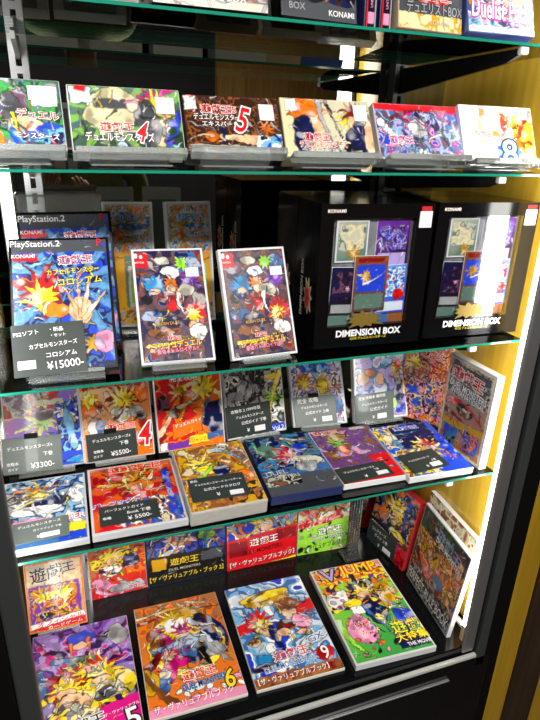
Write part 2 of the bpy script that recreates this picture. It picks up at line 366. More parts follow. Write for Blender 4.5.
# ---- row of small game boxes on the second shelf
def G(name, label, cat, pose, size, t, body, zshelf, sl=None, **k):
    g = good(name, label, cat, pose, size, t, body, **k)
    if sl: stand(pose, size[0], size[1], t, sl, zshelf)
    return g
HND = 'small game boxes leaning in a row on the second shelf'
hatch = 'bg q G 60;Pat .0 .0 1 1 qGGg 6'
G('game_box', 'green and white small game box with a white sticker, leftmost of its row', 'game box', (-.061, .740, -.024, 3, 26.9), (.140, .0855), .027, 'white_plastic', ZS[1], 'clear stand behind the leftmost small game box',
  group=HND, spec='bg q G 60;pat .0 0 1 1 qGgqe 6;bur .30 .30 .33 11 .35 m;bur .32 .32 .25 12 .4 y;blob .35 .85 .2 .2 0 o;blob .67 .32 .07 .10 0 j;blob .64 .60 .11 .26 -15 E;blob .78 .66 .17 .06 25 s;blob .9 .75 .12 .10 0 b;pat .60 .72 .98 .9 bucB 9;rec .78 .10 .97 .38 w;str 14 .15 .008 kcwry .2 .1 .9 .95',
  text=[('デュエル', .80, .50, .32, 'r', 'w', -4, 1), ('モンスターズ', .78, .80, .34, 'w', 'B', -3, 1)], sticker=(.045, .068, .022, .017))
G('game_box', 'white and green small game box numbered 4 with a pale round shape', 'game box', (.0817, .7427, -.0245, .7, 26.6), (.134, .0825), .027, 'white_plastic', ZS[1], 'clear stand behind the second small game box',
  group=HND, spec='bg q G 70;rays .35 .45 15 l .5;blob .36 .36 .19 .23 0 t;rec .22 .20 .50 .33 E .0;bur .75 .25 .26 12 .35 m;bur .76 .30 .20 11 .4 y;blob .80 .70 .14 .14 20 s;blob .70 .62 .10 .2 0 E;blob .9 .66 .05 .2 20 b;spk 14 .03 cwkGi .1 .6 .98 .95;str 16 .14 .007 wkGy .0 .1 1 .95;rec .02 .03 .20 .26 w;rec .06 .09 .16 .20 r .3;rec 0 .93 1 1 E',
  text=[(TT, .40, .62, .30, 'r', 'w', 0, .9), (DM, .42, .77, .60, 'w', 'j', 0, 1.5), ('4', .62, .68, .08, 'r', 'w', -18, 1.6)], sticker=(.047, .060, .023, .021))
G('game_box', 'dark brown small game box with an outstretched arm shape and a red 5', 'game box', (.215, .743, -.024, -4, 35.3), (.128, .086), .027, 'black_plastic', ZS[1], 'clear stand behind the brown pointing-arm game box',
  group=HND, spec='bg N d 0;pat 0 0 1 1 NNnNdN 8;rec .01 .02 .14 .25 w;rec .04 .07 .11 .19 r .4;rib .95 .80 .22 .70 .02 .075 s;blob .27 .70 .07 .055 0 o;rib .27 .69 .12 .70 .0 .016 s;rib .38 .56 .38 .84 0 .022 B;pat .74 .66 1 .98 bcwB 7;bur .84 .55 .13 9 .3 o;str 8 .14 .009 kenY .6 .2 .98 .7;Rec .03 .86 .6 .875 h;Rec .03 .91 .55 .925 h;Rec .03 .95 .6 .96 h',
  text=[(TT+'5', .36, .24, .36, 'r', 'w', 0, 1), (DM, .36, .38, .52, 'w', 'k', 0, 1.5), ('エキスパート', .36, .50, .36, 'w', 'B', 0, 1.1), ('5', .60, .42, .10, 'r', 'w', -18, 1.6)], sticker=(.046, .062, .020, .024))
G('game_box', 'cream small game box with an orange tuft, right of the dark brown one', 'game box', (.349, .741, -.026, -2.2, 30.5), (.132, .086), .027, 'spine_tan', ZS[1], 'clear stand behind the cream game box with the orange tuft',
  group=HND, spec='bg t h 0;bur .28 .22 .22 9 .7 o;blob .33 .50 .13 .12 20 s;blob .22 .62 .10 .2 10 B;rib .42 .05 .58 .95 .1 .03 e;rib .50 .05 .70 .9 .0 .018 k;bur .78 .34 .22 13 .35 y;bur .80 .20 .16 9 .3 R;blob .78 .40 .06 .07 0 s;blob .84 .72 .13 .22 0 B;blob .96 .7 .05 .2 0 s;pat .45 .7 .75 .95 hEtk 7;rec .05 .03 .17 .22 w;rec .08 .07 .14 .17 r .4',
  text=[(TT, .36, .66, .28, 'r', 'w', 0, 1), (DM, .42, .78, .52, 'r', 'w', 0, 1.5), ('インターナショナル', .42, .87, .48, 'E', 'w', 0, 1.2)], sticker=(.050, .066, .020, .024))
G('game_box', 'blue and pink swirling small game box, next to the rightmost white one', 'game box', (.493, .741, -.0255, -1, 29.5), (.138, .084), .027, 'white_plastic', ZS[1], 'clear stand behind the blue and pink game box',
  group=HND, spec='bg i b 20;pat .0 .1 1 1 bimuvcj 5;rec 0 0 1 .12 r;rib .05 .35 .95 .9 .3 .04 w;rib .1 .95 .7 .1 .2 .03 v;rib .2 .25 .9 .35 -.3 .02 R;blob .48 .42 .1 .09 30 w;rib .5 .2 .9 .95 -.2 .03 B;str 22 .2 .009 wvmRBc .0 .15 1 1',
  text=[(TT, .27, .66, .28, 'm', 'w', 0, 1), ('デュエルモンスターズ7', .26, .82, .44, 'c', 'B', 0, 1.5)])
G('game_box', 'white small game box with red and yellow shapes, rightmost of its row', 'game box', (.631, .740, -.027, .9, 24.8), (.136, .086), .027, 'white_plastic', ZS[1], 'clear stand behind the rightmost small game box',
  group=HND, spec='bg w t 0;pat .25 .0 1 .55 wtwio 4;blob .32 .5 .12 .2 10 s .2;bur .72 .3 .13 10 .3 y;blob .86 .55 .12 .27 -15 y;rib .95 .1 .75 .9 .2 .04 r;blob .58 .35 .05 .1 0 r;blob .66 .62 .14 .1 0 o;pat .45 .74 .8 .95 bcwu 7;str 14 .13 .01 rykon .55 .1 1 .7;rec .90 .82 .97 .97 w',
  text=[(TT, .28, .52, .24, 'r', 'w', 0, 1), (DM, .30, .66, .36, 'w', 'n', 0, 1.5), ('8', .62, .84, .2, 'c', 'B', 0, .9), ('A', .935, .90, .04, 'k')], sticker=(.047, .073, .02, .014))

# ---- third shelf
PSF = (-.018, .728, -.295, -2.8, 36.5); PSR = (-.001, .822, -.297, 2, 14)
psart = 'bg b B 60;pat 0 .13 1 1 bBuBb 5;rays .6 .35 13 c .5;rib .55 .05 1 .5 .4 .02 c;rib .05 .2 .45 .1 .3 .03 c;bur .30 .40 .34 9 .35 R;bur .30 .42 .26 10 .45 r;bur .30 .45 .2 11 .5 y;blob .42 .55 .14 .10 20 o;blob .68 .56 .13 .15 0 s;rib .66 .62 .48 .33 .05 .03 s;rib .68 .6 .66 .28 .0 .03 s;rib .7 .6 .80 .30 .0 .03 s;rib .72 .62 .95 .42 0 .03 s;rib .3 .55 .02 .48 .3 .03 y;bur .80 .82 .14 10 .5 Y;blob .90 .82 .10 .13 0 i .4;rec .01 .115 .27 .165 r;str 10 .14 .008 wcyo .1 .3 .9 .8;Rec 0 0 1 .105 E'
pstext = [('PlayStation.2', .26, .055, .48, 'w', None, 0, 1), ('KONAMI', .14, .142, .22, 'w', None, 0, 1), (TT, .65, .175, .34, 'r', 'w', 2, .9), ('カプセルモンスター', .62, .26, .52, 'y', 'k', 4, 1.3), ('コロシアム', .68, .34, .44, 'y', 'k', 4, 1), ('P', .90, .045, .05, 'r', None, 0, 1), ('S', .935, .065, .05, 'b', None, -10, .6)]
G('game_case', 'black game case with blue cover and big price card, in front of its twin', 'game case', PSF, (.131, .192), .0145, 'black_plastic', ZS[2], 'clear stand under the front black game case', group='black game cases', spec=psart, text=pstext, margin=.004, ppm=1300)
G('game_case', 'black game case with blue cover standing behind the front one with the big price card', 'game case', PSR, (.127, .194), .0145, 'black_plastic', ZS[2], 'clear stand under the rear black game case', group='black game cases', spec=psart, text=pstext, margin=.004, ppm=900)
t = empty('acrylic_box', frame_at(-.008, .955, ZS[2], 0, 0)); tag(t, 'empty clear acrylic display block behind the black game cases', 'display block')
box('shell', -.062, .062, 0, .045, 0, .206, 'acrylic', t, .002); box('rim', -.064, .064, -.002, .047, .206, .210, 'acrylic', t, .001)
CRT = 'bg z Y 80;pat 0 0 1 .4 zYuhco 6;blob .6 .18 .25 .06 0 u;blob .30 .26 .10 .09 0 o;rec .38 .42 .88 .98 q;rec .44 .50 .84 .95 h;rec .50 .60 .78 .80 l;pat 0 .85 1 1 nYen 7;str 24 .16 .008 yYrcEh 0 0 1 .5;frm .04 e'
for (x, yw, lb, sp) in ((.087, -6, 'brown boxed cartridge in a clear case, behind the left white-framed case', CRT), (.186, 6, 'purple-edged boxed cartridge in a clear case, leaning behind the two white-framed cases', CRT.replace('n E 80', 'j u 80').replace('rec .38 .42 .88 .98 q;', 'blob .25 .6 .2 .1 0 Y;rec .36 .5 .86 .9 l;'))):
    r = good('cartridge_box', lb, 'cartridge box', (x, .892, -.2945, yw, 7), (.076, .195), .012, 'clear_case', sp, [(TT, .5, .12, .4, 'c', 'B', 0, .9)], 'boxed cartridges', margin=.003)
    stand((x, .892, -.3015, yw, 7), .076, .18, .012, 'clear stand holding the %s boxed cartridge' % ('brown' if yw < 0 else 'purple-edged'), ZS[2])
SW = 'bg P B 60;pat 0 .0 1 1 PBdjEnRuB 4;blob .15 .16 .12 .1 0 j;blob .86 .12 .12 .1 20 u;blob .5 .44 .2 .08 0 R;blob .88 .46 .1 .12 0 d;blob .3 .75 .2 .08 0 n;blob .42 .10 .10 .07 0 h;bur .68 .12 .13 9 .5 l;blob .50 .2 .14 .08 0 w;bur .26 .32 .20 11 .6 C;blob .26 .38 .08 .06 0 s;bur .50 .31 .14 10 .5 o;blob .50 .36 .06 .06 0 s;bur .80 .28 .20 11 .5 p;blob .70 .38 .13 .09 0 h;bur .5 .52 .12 9 .6 r;blob .13 .45 .09 .08 0 k;blob .15 .60 .14 .08 0 u;rib .60 .40 .66 .60 .2 .03 w;bur .82 .58 .22 12 .6 r;bur .78 .60 .15 11 .5 y;blob .76 .70 .05 .05 0 s;blob .85 .76 .12 .10 0 w;blob .42 .665 .22 .085 0 P;rib .1 .86 .85 .78 .1 .03 y;rib .12 .9 .9 .84 .1 .025 o;blob .5 .90 .35 .045 0 R;str 30 .10 .007 kwbsyokre .05 .1 .95 .95;rec -.1 .02 .19 .155 r'
SWT = [('⬤', .055, .065, .05, 'w', None, 0, 1.5), ('⬤', .125, .075, .045, 'w', None, 0, 1.3), ('SWITCH', .09, .125, .14, 'w', None, 0, 1), ('遊戯王', .47, .79, .18, 'r', 'w', 0, 1), ('ラッシュデュエル', .50, .845, .66, 'y', 'R', 3, 1.2), ('最強バトルロイヤル!!', .50, .895, .56, 'i', 'R', 3, 1.2), ('RUSH DUEL', .42, .665, .30, 'Y', None, 3, 1), ('A', .075, .955, .05, 'k', 'w', 0, 1)]
sg = 'white-framed game cases with crowded cover'
S1 = (.129, .726, -.297, -2.8, 36.5); S2 = (.255, .723, -.300, 3.8, 24.4)
G('game_case', 'white-framed game case with crowded cover, the left one of two', 'game case', S1, (.103, .173), .0115, 'white_plastic', ZS[2], 'clear stand under the left white-framed game case', group=sg, spec=SW, text=SWT, margin=.0035, sticker=(.032, .134, .019, .014), ppm=1400)
G('game_case', 'white-framed game case with crowded cover, the right one, next to the black windowed box', 'game case', S2, (.103, .161), .0115, 'white_plastic', ZS[2], 'clear stand under the right white-framed game case', group=sg, spec=SW, text=SWT, margin=.0035, sticker=(.033, .125, .019, .013), ppm=1400)
# black windowed boxes
def star(w, h, z, x, y, m, parent, name, n=11, seed=3):
    rg = random.Random(seed); bm = bmesh.new(); c = bm.verts.new((x, y, z)); vs = []
    for i in range(2*n):
        a = math.pi*i/n; k = (.75+.35*rg.random()) if i % 2 == 0 else .58
        vs.append(bm.verts.new((x+w/2*k*math.cos(a), y, z+h/2*k*math.sin(a))))
    for i in range(2*n): bm.faces.new((c, vs[i], vs[(i+1) % (2*n)]))
    r = bmesh.ops.extrude_face_region(bm, geom=list(bm.faces)); bmesh.ops.translate(bm, vec=(0, .0006, 0), verts=[v for v in r['geom'] if isinstance(v, bmesh.types.BMVert)])
    bmesh.ops.recalc_face_normals(bm, faces=bm.faces)
    return obj(name, bm, m, parent)
mat('gold_foil', (.26, .17, .03), .4, .3)
def window_box(pose, label, front, w=.183, h=.217, d=.094):
    r = empty('windowed_box', frame_at(*pose)); tag(r, label, 'game box', 'black windowed gift boxes')
    wl, wr, wb, wt = -w/2+.021, w/2-.029, .034, h-.021
    if front:
        bm = bmesh.new(); bx(bm, -w/2, w/2, .009, d, 0, h); bx(bm, -w/2, wl, 0, .009, 0, h); bx(bm, wr, w/2, 0, .009, 0, h); bx(bm, wl, wr, 0, .009, 0, wb); bx(bm, wl, wr, 0, .009, wt, h)
        obj('carton', bm, 'black_gloss', r)
        o = box('window_pane', wl-.0015, wr+.0015, -.0008, -.0003, wb-.0015, wt+.0015, 'clear_film', r)
        sheet('backing_card', wr-wl, wt-wb, 'bg E e 30;Rec .0 .70 1 .82 e;rec 0 .82 .45 1 q;rec .45 .82 .80 1 u;Rec .8 .82 1 1 n;Rec .86 0 1 .8 E', SEED[0]+60, r, 'ink_soft', .0087, (wl+wr)/2, wb)
        star(.074, .032, .044, -.010, -.0018, 'gold_foil', r, 'gold_emblem')
        lettering('cover_lettering', w, h, [('DIMENSION BOX', .50, .895, .60, 'w', 'e', 0, 1), ('OCG デュエルモンスターズ', .50, .935, .34, 'y', None, 0, 1), ('KONAMI', .13, .045, .15, 'w', 'n', 0, .9)], r, 'ink_gloss', -.0006)
        box('price_sticker', .066, .087, -.0018, -.0008, .182, .206, 'label_white', r, .0002); box('shop_mark', .068, .085, -.0016, -.0008, .206, .213, 'spine_red', r, .0002)
        box('wrap_tab', w/2-.0002, w/2+.001, .02, .07, .07, .14, 'clear_film', r)
    else:
        box('carton', -w/2, w/2, 0, d, 0, h, 'black_gloss', r, .001)
    T = Matrix.Rotation(-math.pi/2, 4, 'Z')   # lettering on the left flank
    o = lettering('side_lettering', .2, .05, [('DIMENSION BOX', .5, .5, .45, 'w', None, 0, 1.1)], r, 'ink_gloss', 0, turn=Matrix.Translation((-w/2-.0006, d/2+.014, .085)) @ T @ Matrix.Rotation(-math.pi/2, 4, 'Y') @ Matrix.Translation((0, 0, -.025)))
    q = star(.036, .060, 0, 0, 0, 'spine_tan', r, 'side_emblem', 9, 5); q.matrix_local = Matrix.Translation((-w/2-.0008, d/2-.012, .075)) @ T
    q = star(.024, .042, 0, 0, -.0006, 'spine_red', r, 'side_emblem', 8, 6); q.matrix_local = Matrix.Translation((-w/2-.0010, d/2-.012, .075)) @ T
    return r
BA, BB = (.429, .739, ZS[2], -1.8, 0), (.6245, .740, ZS[2], -2.8, 0)
window_box(BA, 'black windowed box standing front left of the group, cards seen clearly through its window', True)
window_box(BB, 'black windowed box at the right by the gold wall, with white glare across its window', True)
window_box((.432, .837, ZS[2], -1.8, 0), 'plain-fronted black box directly behind the left windowed box', False)
window_box((.6278, .838, ZS[2], -2.8, 0), 'plain-fronted black box directly behind the glaring windowed box', False)
CARDS = [(-.038, .163, .012, .052, .062, 0, 'bg h q 60;frm .05 a;Pat .1 .12 .9 .7 hthqh 3;bur .6 .8 .25 9 .4 Y', 'pale yellow'), (.030, .156, .016, .056, .074, 0, 'bg p P 60;pat .08 .12 .92 .6 pPvbj 6;rec .08 .66 .92 .95 v;str 10 .3 .02 vwb 0 .1 1 .7', 'purple'),
         (-.045, .088, .013, .048, .074, 2, 'bg B k 60;pat .08 .10 .92 .7 BkPj 6;bur .6 .45 .12 7 .3 i;rec .08 .78 .92 .96 e', 'dark navy'), (.036, .088, .012, .050, .076, -2, 'bg c b 60;pat .05 .05 .95 .66 bcwCr 6;blob .75 .6 .2 .16 0 r;rec .06 .76 .95 .96 a', 'blue'),
         (-.004, .099, .0045, .056, .086, 0, 'bg n d 90;rec .08 .16 .92 .64 b;bur .35 .36 .25 9 .4 Y;rib .3 .5 .9 .3 .1 .03 w;rec .08 .68 .92 .95 q;Rec .1 .04 .9 .12 R', 'brown-framed')]
for bp, wh in ((BA, 'left'), (BB, 'right')):
    m0 = frame_at(*bp)
    for x, z, y, w, h, rt, sp, nm in CARDS:
        y = y*.45
        SEED[0] += 1; r = empty('trading_card', m0 @ Matrix.Translation((x, y, z-h/2)) @ Matrix.Rotation(math.radians(rt), 4, 'Y'))
        tag(r, '%s trading card behind the window of the %s black windowed box' % (nm, wh), 'trading card', 'cards shown inside the windowed boxes')
        box('card', -w/2, w/2, 0, .0015, 0, h, 'white_plastic', r, .0004); sheet('printed_face', w-.001, h-.001, sp, SEED[0], r, 'ink_gloss', -.0004, 0, .0005)

# ---- upright books on the lowest glass shelf
UB = 'books standing upright on the lowest glass shelf'
U = [
 ('upright blue and gold book with a faded price card, leftmost of its row', (-.074, .930, -.557, 0, 24), (.128, .168), 'bg i b 60;pat 0 0 .75 .45 jehrn 5;blob .62 .16 .12 .07 0 r;bur .48 .5 .34 11 .3 y;bur .5 .5 .22 10 .3 l;blob .5 .42 .15 .1 0 j;rib .70 .6 1 .2 .1 .05 s;pat .68 .3 1 .85 bcBbw 5;blob .86 .62 .06 .3 -8 c;blob .92 .95 .15 .05 0 C;rec .4 .27 .80 .33 h;str 18 .15 .009 wyrbB 0 .1 1 .9',
  [(TT, .5, .10, .5, 'r', 'w', 0, .9)]),
 ('upright book with orange and red tufts, left of the bright red one', (.052, .932, -.560, 0, 16), (.125, .165), 'bg t o 60;pat 0 0 1 .18 rnodR 8;bur .14 .38 .22 8 .6 o;bur .12 .30 .15 8 .5 y;blob .2 .62 .14 .12 0 w;blob .40 .35 .06 .16 -10 s;bur .62 .30 .34 11 .35 R;bur .60 .33 .25 12 .4 y;bur .90 .28 .18 8 .6 o;blob .58 .50 .16 .12 0 w;blob .80 .50 .16 .10 30 e;blob .85 .52 .07 .06 0 k;rib .45 .55 .6 .45 .2 .02 R;blob .88 .75 .10 .2 10 r;rib .8 .6 .98 .95 .2 .03 o;blob .25 .6 .06 .12 0 u;str 16 .14 .009 kyrwu 0 .2 1 .9',
  [(TT, .55, .63, .40, 'r', 'w', 0, .7), ('4', .88, .74, .16, 'r', 'w', -8, 1.4)]),
 ('upright bright red book with gold spikes and no price card', (.186, .932, -.560, 0, 16.6), (.129, .160), 'bg r o 70;pat 0 0 .6 .9 rrroR 3;bur .70 .26 .34 11 .4 y;bur .35 .3 .2 8 .3 Y;rib .45 .25 .25 .75 -.2 .03 y;blob .56 .40 .17 .10 35 o;rib .3 .5 .8 .2 .2 .03 t;blob .88 .68 .2 .26 -20 B;rib .8 .42 .66 .8 .1 .02 u;pat .02 .32 .2 .5 Pkj 5;rib .02 .78 .25 .5 .1 .05 s;blob .26 .55 .1 .07 0 E;rec .22 .64 .66 .82 o -.18;rec .02 .90 .12 .99 w;rec .13 .90 .48 .98 p -.05;rec .46 .86 .76 .96 y -.05;rec .74 .86 .99 .93 u -.05;str 10 .14 .009 kyRo .1 .1 .9 .6',
  [('完全攻略', .44, .14, .40, 'w', 'j', 0, 1), ('デュエルガイド', .46, .68, .40, 'w', 'r', 10, 1), ('Vジャンプ', .58, .90, .26, 'r', None, 4, 1)]),
 ('upright black and white book with yellow flashes, right of the bright red one', (.321, .945, -.560, 5, 16.7), (.128, .152), 'bg e w 60;pat 0 0 1 1 eEkhwk 5;bur .45 .25 .28 10 .3 k;blob .33 .4 .14 .16 0 e;rib .6 .1 .3 .6 .2 .03 k;blob .85 .24 .14 .05 0 y;bur .82 .52 .2 8 .3 l;rib .98 .2 .75 .9 .15 .05 y;blob .8 .35 .06 .05 0 E;rec .70 .9 .99 .98 b;str 16 .16 .009 kkwe 0 0 1 .9',
  [('Vol.2', .85, .94, .2, 'w', None, 0, 1)]),
 ('upright pale blue book with gold and pink bursts, between black-and-white and lavender books', (.458, .944, -.557, -5.3, 29), (.118, .161), 'bg c a 60;pat 0 0 1 1 ciuawn 7;bur .25 .42 .24 11 .4 o;bur .25 .45 .16 9 .4 y;bur .62 .48 .24 11 .6 Y;blob .60 .5 .12 .12 0 y;pat .2 .15 .8 .32 ubca 6;blob .85 .75 .12 .2 0 u;str 34 .13 .009 rykbwoi 0 .1 1 .95;frm .03 a',
  [(TT, .5, .10, .4, 'r', 'w', 0, .8)]),
 ('upright lavender book with orange blots on the lowest glass shelf', (.598, .936, -.560, -.6, 14.6), (.130, .163), 'bg a v 80;pat 0 .12 .8 .8 vvuav 3;blob .15 .42 .1 .1 0 s;blob .28 .35 .1 .06 0 o;blob .48 .45 .08 .10 0 s;blob .62 .22 .12 .06 0 c;bur .80 .34 .18 11 .35 y;bur .82 .28 .14 9 .3 r;blob .80 .42 .06 .05 0 s;blob .84 .66 .10 .2 0 B;blob .95 .6 .04 .14 0 s;blob .88 .88 .12 .08 0 b;blob .75 .8 .05 .1 0 l;str 12 .12 .008 wkyub .6 .2 1 .95;frm .03 w',
  [(TT, .5, .07, .4, 'e', 'w', 0, .8)]),
]
for i, (lb, ps, sz, sp, tx) in enumerate(U):
    g = G('guide_book', lb, 'book', ps, sz, .0125, 'clear_case', ZS[3], 'clear stand behind the %s upright book of the lowest glass shelf' % ['leftmost', 'orange-winged', 'bright red', 'black and white', 'pale blue', 'lavender'][i], group=UB, spec=sp, text=tx, bodyname='page_block', margin=.0025)
G('guide_book', 'pink and orange book set at an angle in the corner beside the lavender book', 'book', (.676, .917, -.5635, -52, 4), (.098, .178), .012, 'clear_case', ZS[3], None, group=UB,
  spec='bg i o 70;pat 0 0 1 1 inosrt 6;pat .1 .45 .9 .9 busBi 6;bur .2 .28 .25 10 .4 y;blob .2 .4 .08 .1 0 n;rib .3 .1 .9 .25 .1 .02 R;rib .35 .2 .95 .33 .1 .02 R;str 34 .16 .012 rkwBbyo 0 .1 1 1', text=[(TT, .6, .15, .5, 'r', 'w', -8, 1)], bodyname='page_block')
G('guide_book', 'grey and red book in a thick clear case against the gold wall', 'book', (.673, .778, -.5635, -88.3, 1.3), (.128, .186), .016, 'clear_case', ZS[3], None, group=UB,
  spec='bg e z 80;pat 0 0 1 .4 eqEehd 5;rec .08 .05 .95 .13 E .0;rib .05 .5 .98 .62 -.3 .06 r;rib .02 .62 .9 .8 -.2 .04 R;blob .48 .52 .2 .09 10 k;blob .5 .54 .13 .06 0 n;blob .5 .51 .06 .03 0 t;rec 0 .66 1 .74 Y -.1;pat .08 .76 .42 .98 buCk 5;pat .56 .72 .92 .96 uboB 5;str 16 .14 .01 krRye .1 .35 .9 .95;frm .025 t', text=[(TT, .46, .17, .66, 'r', 'w', -3, .9), ('DUEL MONSTERS', .50, .30, .8, 'w', 'E', -3, 1.4), ('INTERNATIONAL', .52, .37, .72, 'w', 'E', -3, 1.2)], bodyname='page_block', margin=.005)

# ---- books laid along the front of the lowest glass shelf
FB = 'books laid flat along the front of the lowest glass shelf'
def Fl(label, pose, size, t, body, spec, text, **k):
    return good('flat_book', label, 'book', pose, size, t, body, spec, text, FB, bodyname='page_block', **k)
FA = (-.075, .712, -.5515, 0, 84)
Fl('pale blue and pink booklet, leftmost of the laid books', FA, (.125, .155), .0115, 'clear_case', 'bg a u 90;pat 0 .0 1 .8 auBcew 5;bur .42 .26 .3 11 .3 y;rib .15 .15 .9 .1 .1 .03 o;rib .1 .3 .8 .05 .1 .02 n;blob .55 .4 .26 .1 -8 B;blob .40 .50 .28 .08 -5 w;rec .02 .62 .55 .78 i;rec .68 .76 .99 .88 y;rec .68 .89 .99 .98 b;str 20 .2 .012 wuoyBE 0 .05 1 .6', [('モンスターズ', .28, .70, .46, 'r', 'w', 3, 1.4), ('INTER', .80, .67, .34, 'w', 'r', 3, 1)], margin=.003)
FBp = (.062, .712, -.5498, -.4, 84.2)
Fl('red booklet with a golden tangle over blue, lying on the lowest glass shelf', FBp, (.142, .157), .0135, 'clear_case', 'bg R r 80;pat 0 0 1 .35 RrRnm 5;rays .5 .3 9 o .5;rib .1 .30 .9 .28 .1 .03 Y;bur .56 .35 .26 11 .45 Y;blob .58 .40 .15 .11 0 o;rib .4 .2 .5 .5 .2 .02 y;rib .75 .18 .66 .5 .2 .02 y;blob .58 .52 .20 .08 0 r;pat .3 .6 1 1 ubnwBt 5;rib .9 .2 .98 .9 .1 .05 b;str 30 .14 .010 yRkwYo .2 .1 1 .7', [('バーフォクト', .28, .60, .50, 'b', 'w', 4, 1), (TT, .55, .08, .6, 'r', 't', 0, .6)], margin=.004)
FC = (.197, .703, -.535, .6, 80.8)
Fl('thick brown and yellow book lying between the red and the dark blue one', FC, (.125, .154), .029, 'grey_pages', 'bg n Y 20;pat 0 0 1 1 nzYnt 5;bur .30 .32 .26 10 .35 y;blob .36 .44 .16 .07 10 y;blob .32 .47 .07 .05 0 s;rib .2 .55 .5 .3 .2 .03 l;rib .55 .1 .95 .7 -.4 .03 c;rib .60 .05 1 .6 -.4 .02 u;rib .7 .02 1 .4 -.3 .02 w;blob .55 .45 .12 .12 0 B;blob .86 .6 .12 .12 0 o;pat .5 .7 1 1 nzNY 5;str 20 .18 .010 kywuro 0 .1 1 .8', [(TT+'カード', .32, .58, .52, 'r', 'w', 2, 1)], margin=.002, bev=.003)
FD = (.334, .719, -.546, -1.3, 85.3)
Fl('dark blue laid book with pink burst and grey foot, without a price card', FD, (.127, .171), .0175, 'spine_navy', 'bg B u 60;pat 0 0 1 .6 uBBqCj 5;blob .26 .28 .2 .17 30 q;rib .1 .1 .4 .5 .3 .03 g;rib .55 .08 .95 .16 .1 .03 t;bur .50 .40 .28 11 .4 r;bur .52 .42 .2 10 .4 i;blob .6 .46 .10 .06 0 s;rib .55 .18 .9 .4 .3 .03 C;blob .74 .3 .1 .1 0 b;blob .8 .52 .2 .1 20 h;blob .70 .62 .16 .11 0 e;rec 0 .72 1 1 E;pat 0 .7 .5 .86 khEn 6;str 26 .14 .009 wcyBkr 0 .1 1 .65', [('DUEL', .22, .66, .30, 'h', None, 4, 1), ('MONSTERS', .30, .74, .44, 'h', None, 4, 1)])
FE = (.470, .725, -.552, -1.5, 87)
Fl('purple book with a red corner strip, lying on the lowest glass shelf', FE, (.131, .174), .0115, 'white_plastic', 'bg j p 60;pat 0 0 1 .8 jpjnvi 4;bur .36 .16 .2 11 .4 Y;blob .36 .24 .09 .06 0 s;blob .12 .5 .1 .1 0 n;bur .30 .30 .2 9 .3 l;blob .35 .42 .08 .1 0 o;rec .62 .60 1 1 r -.1;rec 0 .92 1 1 r;blob .8 .72 .05 .02 0 k;blob .84 .82 .06 .02 0 k;str 22 .16 .009 vwPyj 0 .05 1 .6;rec .66 .02 .9 .06 h', [(TT, .25, .06, .4, 'r', 'w', 0, .7)])
FF = (.590, .709, -.550, -1.6, 85.2)
Fl('blue and yellow book with a black price card, rightmost of the laid ones', FF, (.132, .161), .0135, 'white_plastic', 'bg u b 50;pat 0 0 .6 1 uyntbC 5;blob .2 .25 .14 .12 0 t;blob .32 .40 .16 .1 30 C;rec .28 .04 .9 .5 B -.1;rib .3 .2 .9 .1 .2 .02 u;bur .62 .52 .3 12 .35 y;bur .65 .48 .18 9 .4 r;blob .62 .56 .1 .06 0 s;bur .9 .7 .16 9 .3 o;blob .94 .55 .08 .3 -8 b;str 26 .14 .009 wykBub .1 .1 1 .9', [(TT, .55, .1, .4, 'b', 'w', 0, .7)])

# ---- big books standing on the base
BS = 'large books standing along the mirror on the base'
def Bk(label, pose, size, t, body, spec, text, **k):
    return good('large_book', label, 'book', pose, size, t, body, spec, text, BS, bodyname='page_block', **k)
g = good('card_game_book', 'tan book with big blue title and gold picture, standing above the purple flat book', 'book', (-.094, .952, -.946, -.7, 19.7), (.111, .143), .011, 'clear_case', 'bg t z 90;Pat 0 0 1 .32 tthst 3;rec .05 .34 .92 .86 p;pat .08 .36 .9 .84 ypoYR 6;bur .3 .5 .2 9 .4 y;bur .65 .5 .25 10 .4 y;blob .45 .62 .16 .08 0 o;blob .3 .78 .1 .06 0 B;str 24 .14 .011 ykYwr .08 .38 .9 .84;rec 0 .84 1 .91 w -.08;rec .1 .91 1 1 r -.08;frm .03 o', [('遊戯', .38, .17, .56, 'B', None, 6, 1), ('王', .76, .13, .22, 'B', None, 4, .8), ('オフィシャル', .55, .87, .8, 'r', None, 4, .8), ('カードゲーム', .62, .94, .6, 'w', None, 4, .7)], BS, bodyname='page_block')
stand((-.094, .952, -.946, -.7, 19.7), .111, .143, .011, 'clear stand behind the tan book with the blue brush title', ZB)
Bk('upright orange book with yellow flames and pink curls on the base', (.033, 1.014, ZB, 1.7, 3.4), (.120, .205), .012, 'white_plastic', 'bg o r 80;pat 0 .3 1 .75 orzyn 4;bur .40 .52 .3 11 .4 y;blob .4 .56 .1 .08 0 s;blob .36 .68 .16 .11 0 w;rib .2 .66 .55 .72 .2 .03 B;blob .76 .60 .14 .15 0 B;blob .72 .56 .1 .06 20 u;blob .20 .82 .2 .1 30 i;rng .38 .96 .16 .03 i;blob .62 .92 .3 .1 0 e;rib .1 .9 .6 .95 .3 .04 i;rib .5 .8 .95 .96 .2 .03 h;str 24 .14 .010 kwrByu 0 .35 1 1', [(TT+'R', .80, .93, .3, 'r', 'w', 0, 1.2)])
band = 'rec 0 %s 1 1 %s'
